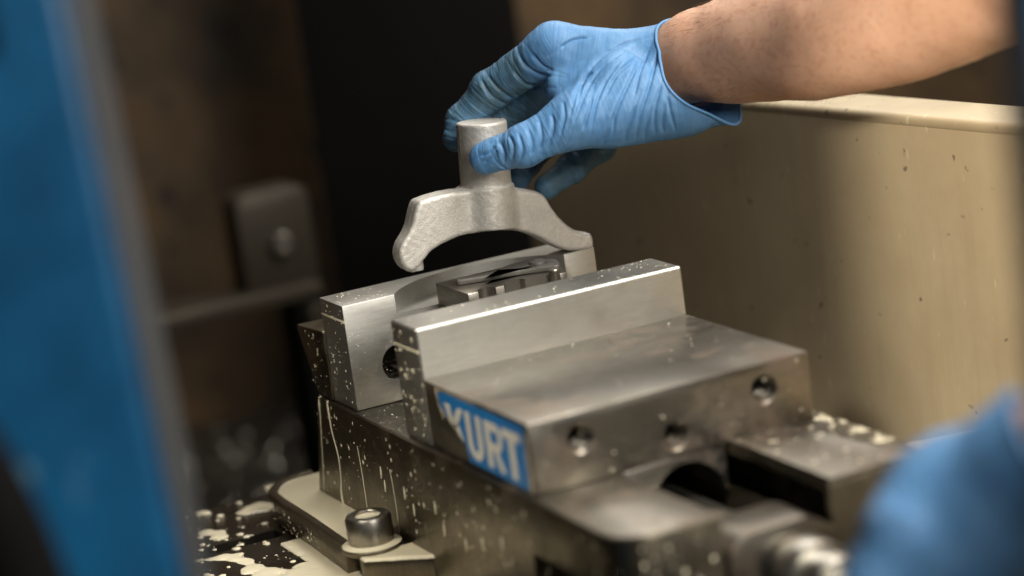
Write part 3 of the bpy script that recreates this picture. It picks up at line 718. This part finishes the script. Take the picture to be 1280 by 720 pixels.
def hand_mesh(H, h, flare, cut_pts, keep, extra_creases, view, seed, pad=4):
    allp = [q for f in H['fingers'] for q in f] + [q for s in H['palm'] for q in s]
    lo = [min(q[i] - q[3] for q in allp) - pad for i in range(3)]
    hi = [max(q[i] + q[3] for q in allp) + pad for i in range(3)]
    G, o = grid(lo, hi, h)
    palm = None
    for a, b in H['palm']:
        d = cone(G, a, b); palm = d if palm is None else smin(palm, d, 11.0)
    if flare:
        palm = smin(palm, cone(G, flare[0], flare[1]), 9.0)
    total = palm.copy()
    for f in H['fingers']:
        fd = None
        for a, b in zip(f, f[1:]):
            d = cone(G, a, b); fd = d if fd is None else smin(fd, d, 2.5)
        for q in f[1:-1]:                     # knuckles a little proud
            d = np.sqrt((G[0] - q[0]) ** 2 + (G[1] - q[1]) ** 2 + (G[2] - q[2]) ** 2) - q[3] * 1.05
            fd = smin(fd, d, 3.0)
        total = np.minimum(total, smin(palm, fd, 8.0))
    V, Q = surface_nets(total, o, h)
    V = relax(V, Q, 2, 0.5)
    N = vertex_normals(V, Q)
    # coordinate that runs along the nearest bone: folds of the glove lie across it
    best = np.full(len(V), 1e9); along = np.zeros(len(V)); run = 0.0
    rg = np.random.default_rng(seed)
    segs = [(a, b) for f in H['fingers'] for a, b in zip(f, f[1:])]
    disp = np.zeros(len(V))
    for a, b in segs + [p for p in H['palm']]:
        a3 = np.array(a[:3]); b3 = np.array(b[:3]); e = b3 - a3; L = np.linalg.norm(e)
        t = ((V - a3) @ e) / (L * L); tc = np.clip(t, 0, 1)
        dist = np.linalg.norm(V - a3 - tc[:, None] * e, axis=1) - (a[3] + tc * (b[3] - a[3]))
        m = dist < best
        best[m] = dist[m]; along[m] = run + t[m] * L
        run += L + 30
    run = 0.0
    for f in H['fingers']:
        for i, (a, b) in enumerate(zip(f, f[1:])):
            a3 = np.array(a[:3]); b3 = np.array(b[:3]); e = b3 - a3; L = np.linalg.norm(e); e = e / L
            u = np.cross(e, [0.3, 0.2, 1.0]); u /= np.linalg.norm(u); w = np.cross(e, u)
            q = V - a3; t = q @ e; ang = np.arctan2(q @ w, q @ u)
            rad = np.linalg.norm(q - t[:, None] * e, axis=1)
            near = (rad < max(a[3], b[3]) * 1.5) & (t > -4) & (t < L + 4)
            for k in range(int(L / 3.2)):
                t0 = rg.uniform(-1, L); tilt = rg.uniform(-0.35, 0.35) * a[3]; ph = rg.uniform(-pi, pi)
                c0 = rg.uniform(-pi, pi); wd = rg.uniform(0.5, 0.85); am = rg.uniform(0.08, 0.26); ext = rg.uniform(0.5, 1.5)
                s = t - t0 - tilt * np.sin(ang + ph)
                da = np.abs((ang - c0 + pi) % (2 * pi) - pi)
                fade = np.clip(1.4 - da / ext, 0, 1)
                prof = -np.exp(-(s / wd) ** 2) + 0.6 * np.exp(-((s - 1.9 * wd) / (1.2 * wd)) ** 2)
                disp += np.where(near, am * fade * prof, 0)
    n = -np.array(view); crease = np.zeros(len(V))
    facing = np.clip((N @ n) * 2.5, 0, 1)
    for pl in extra_creases:
        pl = np.array(catmull(pl, 5)); dmin = np.full(len(V), 1e9); side = np.zeros(len(V)); tt = np.zeros(len(V))
        for i in range(len(pl) - 1):
            a = pl[i]; e = pl[i + 1] - pl[i]
            e = e - n * (e @ n); L = np.linalg.norm(e); e = e / L
            w = np.cross(n, e)
            q = V - a; q = q - (q @ n)[:, None] * n
            t = np.clip(q @ e, 0, L); r = q - t[:, None] * e
            d = np.linalg.norm(r, axis=1); m = d < dmin
            dmin[m] = d[m]; side[m] = (r @ w)[m]; tt[m] = (i + t[m] / L) / (len(pl) - 1)
        fade = np.clip(np.minimum(tt, 1 - tt) * 5, 0.15, 1) * facing
        crease += fade * (-1.2 * np.exp(-(side / 0.75) ** 2) + 0.35 * np.exp(-((side - 2.2) / 1.6) ** 2)) * (dmin < 8)
    # soft lumps
    lum = np.array([noise.noise(Vector(v) * 0.07) * 0.5 + noise.noise(Vector(v) * 0.21) * 0.22 for v in V.tolist()])
    pd = np.full(len(V), 1e9); fd_ = np.full(len(V), 1e9)
    for a, b in H['palm']:
        pd = np.minimum(pd, cone((V[:, 0], V[:, 1], V[:, 2]), a, b))
    for a, b in segs: fd_ = np.minimum(fd_, cone((V[:, 0], V[:, 1], V[:, 2]), a, b))
    amount = 0.28 + 0.72 * np.clip((pd - fd_ + 1.0) / 6.0, 0, 1)
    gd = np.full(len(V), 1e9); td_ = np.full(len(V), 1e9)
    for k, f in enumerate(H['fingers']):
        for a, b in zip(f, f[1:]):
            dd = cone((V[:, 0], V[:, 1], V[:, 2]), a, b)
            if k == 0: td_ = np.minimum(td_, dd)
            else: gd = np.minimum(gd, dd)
    grime_shade = np.clip((np.minimum(pd, td_) - gd - 0.5) / 9.0, 0, 1) * 0.95  # oily grime together with painted-in shade on all fingers but the thumb
    V = V + N * (disp * (0.35 + 0.65 * amount) + crease + lum)[:, None]
    me_v, me_q, al = V, Q, np.stack([along, amount, grime_shade])
    # trim at the cuff
    c = [np.array(q) for q in cut_pts]; pn = np.cross(c[1] - c[0], c[2] - c[0]); pn /= np.linalg.norm(pn)
    if (np.array(keep) - c[0]) @ pn < 0: pn = -pn
    return me_v, me_q, al, c[0], pn
def glove_object(name, data, parent, bead):
    Vv, Qq, al, pc, pn = data
    o = mesh_object(name, Vv, Qq, M['glove'], parent, None)
    at = o.data.attributes.new('along', 'FLOAT', 'POINT'); at.data.foreach_set('value', al[0].astype(np.float32))
    at = o.data.attributes.new('fold_amount', 'FLOAT', 'POINT'); at.data.foreach_set('value', al[1].astype(np.float32))
    at = o.data.attributes.new('grime_shade', 'FLOAT', 'POINT'); at.data.foreach_set('value', al[2].astype(np.float32))
    bm = bmesh.new(); bm.from_mesh(o.data)
    base = root_origin(parent)
    bmesh.ops.bisect_plane(bm, geom=bm.verts[:] + bm.edges[:] + bm.faces[:], plane_co=(Vector(pc) - base) * S, plane_no=Vector(pn), clear_inner=True)
    # the beaded cuff follows the open edge
    be = [e for e in bm.edges if len(e.link_faces) == 1]
    loop = []
    if be:
        nxt = {}
        for e in be:
            a, b = e.verts; nxt.setdefault(a, []).append(b); nxt.setdefault(b, []).append(a)
        starts = set(nxt); longest = []
        while starts:
            s = starts.pop(); cur = [s]; prev = None; v = s
            while True:
                cand = [x for x in nxt[v] if x is not prev and x in starts]
                if not cand: break
                prev, v = v, cand[0]; starts.discard(v); cur.append(v)
            if len(cur) > len(longest): longest = cur
        loop = [np.array(v.co) / S + np.array(base) for v in longest]
    bm.to_mesh(o.data); bm.free()
    o.data.shade_smooth()
    sm = o.modifiers.new('thickness', 'SOLIDIFY'); sm.thickness = 0.0007; sm.offset = -1
    if loop:
        st = max(1, len(loop) // 90)
        pts = np.array(loop[::st])
        for _ in range(3): pts = (np.roll(pts, 1, 0) + np.roll(pts, -1, 0) + 2 * pts) / 4
        pts = list(pts) + [pts[0]]
        vv, ff = tube_mesh(pts, [bead] * len(pts), 8, False)
        mesh_object('cuff_bead', vv, ff, M['glove'], o, 'all')
    return o
def arm_mesh(name, line, parent, sub=8, squash=0.92, n=56, seed=1):
    P = catmull([q[:3] for q in line], sub); R = [float(r[0]) for r in catmull([(q[3],) for q in line], sub)]
    V = []; F = []
    u = None
    for i, p in enumerate(P):
        t = Vector(P[min(i + 1, len(P) - 1)] - P[max(i - 1, 0)]).normalized()
        u = (Vector((0, 0, 1)) - t * t.z).normalized() if u is None else (u - t * u.dot(t)).normalized()
        w = t.cross(u)
        for k in range(n):
            a = 2 * math.pi * k / n
            r = R[i] * (1 + 0.02 * math.sin(2 * a + i * 0.08))
            q = Vector(p) + u * (math.cos(a) * r) + w * (math.sin(a) * r * squash)
            q += (q - Vector(p)).normalized() * (noise.noise(q * 0.035) * 1.6 + noise.noise(q * 0.11) * 0.4)
            V.append(tuple(q))
    for i in range(len(P) - 1):
        for k in range(n): F.append((i * n + k, i * n + (k + 1) % n, (i + 1) * n + (k + 1) % n, (i + 1) * n + k))
    F.append(tuple(range(n))[::-1]); F.append(tuple((len(P) - 1) * n + k for k in range(n)))
    o = mesh_object(name, V, F, M['skin'], parent, 'all')
    return o, np.array(V), n
person = empty('person', (150, -300, -500), 'person reaching in with bare forearms and blue nitrile gloves, holding the casting', 'person')
arm, AV, an = arm_mesh('forearm', ARM_R, person)
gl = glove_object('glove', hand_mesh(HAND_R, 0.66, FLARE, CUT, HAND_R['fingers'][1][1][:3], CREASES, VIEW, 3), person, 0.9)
gl['label'] = 'right hand glove pinching the stem of the casting'
arm2, AV2, _ = arm_mesh('forearm', ARM_L, person, seed=2)
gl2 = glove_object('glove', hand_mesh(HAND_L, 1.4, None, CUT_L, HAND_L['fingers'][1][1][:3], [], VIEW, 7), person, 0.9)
gl2['label'] = 'left hand glove, blurred, in the lower right corner'
# fine hair on the forearm
rng = random.Random(11); V = []; F = []
rows = len(AV) // an
for i in range(2400):
    a = rng.randrange(8, rows - 20); k = rng.randrange(an)
    p = Vector(AV[a * an + k]); c = Vector(AV[a * an:(a + 1) * an].mean(0)); ax = (Vector(AV[(a + 1) * an:(a + 2) * an].mean(0)) - c).normalized()
    nn = (p - c).normalized()
    if nn.z < 0.55 and rng.random() < 0.6: continue
    tdir = (-ax * rng.uniform(0.6, 1.2) + nn * rng.uniform(0.15, 0.55) + Vector((rng.uniform(-.5, .5), rng.uniform(-.5, .5), rng.uniform(-.6, .2)))).normalized()
    L = rng.uniform(4, 10); p = p - nn * 0.4
    pts = [p, p + tdir * L * 0.5, p + tdir * L + nn * -L * 0.18]
    vv, ff = tube_mesh(pts, [0.06, 0.045, 0.015], 3, False)
    k0 = len(V); V += vv; F += [tuple(q + k0 for q in f) for f in ff]
hair = mesh_object('hair', V, F, M['hair'], arm)
tag(hair, kind='stuff')

# ------------------------------------------------------------------ coolant: puddles, drips, droplets
def puddle(name, lo, hi, z, step, thresh, scale, seed, height, mask=None, parent=None, label=None, invert=False):
    nx = int((hi[0] - lo[0]) / step); ny = int((hi[1] - lo[1]) / step)
    Hh = np.zeros((nx + 1, ny + 1)); V = []
    for i in range(nx + 1):
        for j in range(ny + 1):
            x = lo[0] + i * step; y = lo[1] + j * step
            v = noise.fractal(Vector((x * scale, y * scale, seed)), 1.0, 2.0, 2) * 0.5 + noise.noise(Vector((x * scale * 4, y * scale * 4, seed + 9))) * 0.10
            Hh[i, j] = v - thresh + (mask(x, y) if mask else 0)
    idx = {}; F = []
    def vid(i, j):
        if (i, j) not in idx:
            idx[(i, j)] = len(V); e = Hh[i, j]
            V.append((lo[0] + i * step, lo[1] + j * step, z + height * (1 - math.exp(-max(e, 0) * 16)) - (0.25 if e <= 0 else 0)))
        return idx[(i, j)]
    for i in range(nx):
        for j in range(ny):
            if Hh[i:i + 2, j:j + 2].max() > 0:
                F.append((vid(i, j), vid(i + 1, j), vid(i + 1, j + 1), vid(i, j + 1)))
    if not F: return None
    o = mesh_object(name, V, F, M['milk'], parent, 'all', origin=None if parent else (lo[0], lo[1], z))
    tag(o, label, 'coolant' if (label and parent is None) else None, kind='stuff')
    return o
edge = lambda x, y, x0, x1, y0, y1, w: min(0, (x - x0) / w, (x1 - x) / w, (y - y0) / w, (y1 - y) / w)
def table_mask(x, y):
    m = edge(x, y, -128, 60, 128, 361, 14) * 0.5 + edge(x, y, -200, 60, 100, 361, 3)
    if 274 < y < 293: m -= 3
    if y < 240: m += 0.35 * min(1, (240 - y) / 60)            # the pool gathers towards the near side
    if x > -42 and y < 262: m += 0.4
    return m
puddle('coolant_puddle', (-150, 110), (40, 362), TABLE_Z + 0.1, 0.8, 0.15, 0.034, 3.1, 0.9, table_mask, None, 'milky coolant splashed in pools over the dark machine table')
def flange_mask(x, y):
    if y < 184: return edge(x, y, -32, -3.4, 132 + max(0, (-3 - x)) * 0.78, 160.5, 2) + 0.6 if y < 161 else -3
    return edge(x, y, -27.5 + max(0, y - 300) * 0.16, -3.3 if y < 292 else 12, 186, 327, 1.2) + 0.8
puddle('coolant_film', (-34, 130), (14, 330), -59.9, 0.8, 0.0, 0.05, 7.7, 1.2, flange_mask, vise)
puddle('coolant_film', (149, -55), (163, 40), -0.05, 0.6, 0.0, 0.16, 4.2, 0.7, lambda x, y: edge(x, y, 149.5, 162.5, -54, 38, 2) - 0.05, vise)
puddle('coolant_film', (106, -90), (149, -20), 2.95, 0.9, 0.36, 0.08, 5.2, 0.2, lambda x, y: edge(x, y, 107, 148.5, -88, -20, 3), vise)
puddle('coolant_film', (2, -90), (45, -40), 0.35, 0.9, 0.35, 0.06, 8.3, 0.4, lambda x, y: edge(x, y, 4, 44.5, -88, -30, 4) - max(0, (y + 70) / 30), vise)

def droplets(name, o, u, v, n, nu, nv, count, rmin, rmax, seed, stretch=1.0, parent=None, dens=None, flat=0.45):
    o = Vector(o); u = Vector(u); v = Vector(v); n = Vector(n)
    r_ = random.Random(seed); V = []; F = []
    for _ in range(count):
        a = r_.uniform(0, nu); c = r_.uniform(0, nv)
        if dens and r_.random() > dens(a / nu, c / nv): continue
        r = rmin + (rmax - rmin) * r_.random() ** 3.2
        st = 1 + (stretch - 1) * r_.random() * min(1, r / rmax + 0.3)
        ce = o + u * a + v * c; k = len(V); m = 8
        th = r_.uniform(0, 6.28); wob = [1 + r_.uniform(-0.18, 0.18) for _ in range(m)]
        for ring, (rr, hh) in enumerate(((1.0, -0.08), (0.86, flat * 0.55), (0.45, flat))):
            for i in range(m):
                t = th + 2 * math.pi * i / m
                V.append(tuple(ce + u * (r * rr * wob[i] * math.cos(t)) + v * (r * rr * wob[i] * st * math.sin(t)) + n * (r * hh)))
        V.append(tuple(ce + n * (r * flat * 1.08)))
        for q in range(2):
            for i in range(m): F.append((k + q * m + i, k + q * m + (i + 1) % m, k + (q + 1) * m + (i + 1) % m, k + (q + 1) * m + i))
        for i in range(m): F.append((k + 2 * m + i, k + 2 * m + (i + 1) % m, k + 3 * m))
    ob = mesh_object(name, V, F, M['milk'], parent, 'all')
    return tag(ob, kind='stuff')
X_, Y_, Z_ = (1, 0, 0), (0, 1, 0), (0, 0, 1)
nX, nY = (-1, 0, 0), (0, -1, 0)
droplets('coolant_droplets', (-3.5, -88, -58), Y_, Z_, nX, 370, 56, 640, 0.09, 0.7, 1, 2.6, vise, lambda a, c: 0.45 + 0.55 * a)
droplets('coolant_droplets', (-1.2, 256, 4), Y_, Z_, nX, 26, 32, 50, 0.15, 0.8, 2, 2.0, vise)
droplets('coolant_droplets', (0, 222, 2), Y_, Z_, nX, 30, 55, 100, 0.12, 0.7, 3, 1.8, vise)
droplets('coolant_droplets', (0, 121, 2), Y_, Z_, nX, 30, 58, 90, 0.2, 1.0, 4, 1.8, vise)
droplets('coolant_droplets', (1, 220.4, 1), X_, Z_, nY, 45, 46, 190, 0.08, 0.28, 5, 1.4, vise)
droplets('coolant_droplets', (2, 121, 61.9), X_, Y_, Z_, 149, 30, 330, 0.12, 0.6, 6, 1.0, vise, lambda a, c: 0.12 + 0.88 * a ** 2)
droplets('coolant_droplets', (1, 222, 58.8), X_, Y_, Z_, 30, 30, 60, 0.12, 0.5, 7, 1.0, vise)
droplets('coolant_droplets', (0.5, 1, 36), X_, Y_, Z_, 151, 118, 300, 0.12, 0.55, 8, 1.0, vise, lambda a, c: 0.1 + 0.9 * max(c ** 6, a ** 3 * c))
droplets('coolant_droplets', (2, 0, 2), X_, Z_, nY, 148, 32, 40, 0.2, 0.7, 9, 1.4, vise)
droplets('coolant_droplets', (-2, 160, 0.4), X_, Y_, Z_, 30, 58, 60, 0.2, 0.6, 10, 1.0, vise)
droplets('coolant_droplets', (105, -88, 3.0), X_, Y_, Z_, 43, 84, 60, 0.3, 1.2, 12, 1.0, vise)
droplets('coolant_droplets', (0, -91, -50), X_, Z_, nY, 46, 46, 40, 0.3, 1.3, 13, 2.0, vise)
droplets('coolant_droplets', (-31.6, 190, -72), Y_, Z_, nX, 110, 11, 120, 0.2, 0.9, 14, 1.2, vise)
td = droplets('coolant_droplets', (-150, 120, TABLE_Z), X_, Y_, Z_, 130, 240, 420, 0.3, 2.6, 15, 1.3, None, None, 0.3)
tag(td, 'scattered round drops of milky coolant on the dark table', 'coolant')
def drip(pts, radii):
    P = catmull(pts, 5); R = [float(r[0]) for r in catmull([(r,) for r in radii], 5)]
    vv, ff = tube_mesh(P, R, 8)
    mesh_object('coolant_drip', vv, ff, M['milk'], vise, 'all')
drip([(-2.0, 270.5, 0.3), (-3.4, 270, -3), (-3.45, 272, -12), (-3.45, 276, -26), (-3.45, 280.5, -42), (-3.45, 285, -58)], [0.7, 0.8, 0.5, 0.4, 0.35, 0.4])
drip([(-2.8, 258, 0.2), (-3.4, 257, -4), (-3.4, 256.5, -18), (-3.4, 252.5, -30), (-3.4, 254, -44), (-3.4, 256.5, -52), (-3.4, 256, -60)], [0.7, 0.8, 0.5, 0.55, 0.5, 0.9, 1.1])
drip([(-3.45, 220, -18), (-3.45, 219, -34), (-3.45, 219.5, -58)], [0.25, 0.35, 0.3])
drip([(-3.45, 176, -22), (-3.45, 175, -40), (-3.45, 176, -58)], [0.25, 0.3, 0.25])
for y, z in ((190, -26), (187, -33), (160, -31), (150, -38), (120, -30), (112, -40), (86, -42), (64, -36), (40, -30)):
    drip([(-3.3, y, z + 3), (-3.4, y - 0.4, z), (-3.4, y + 0.3, z - 4)], [0.35, 0.7, 0.5])
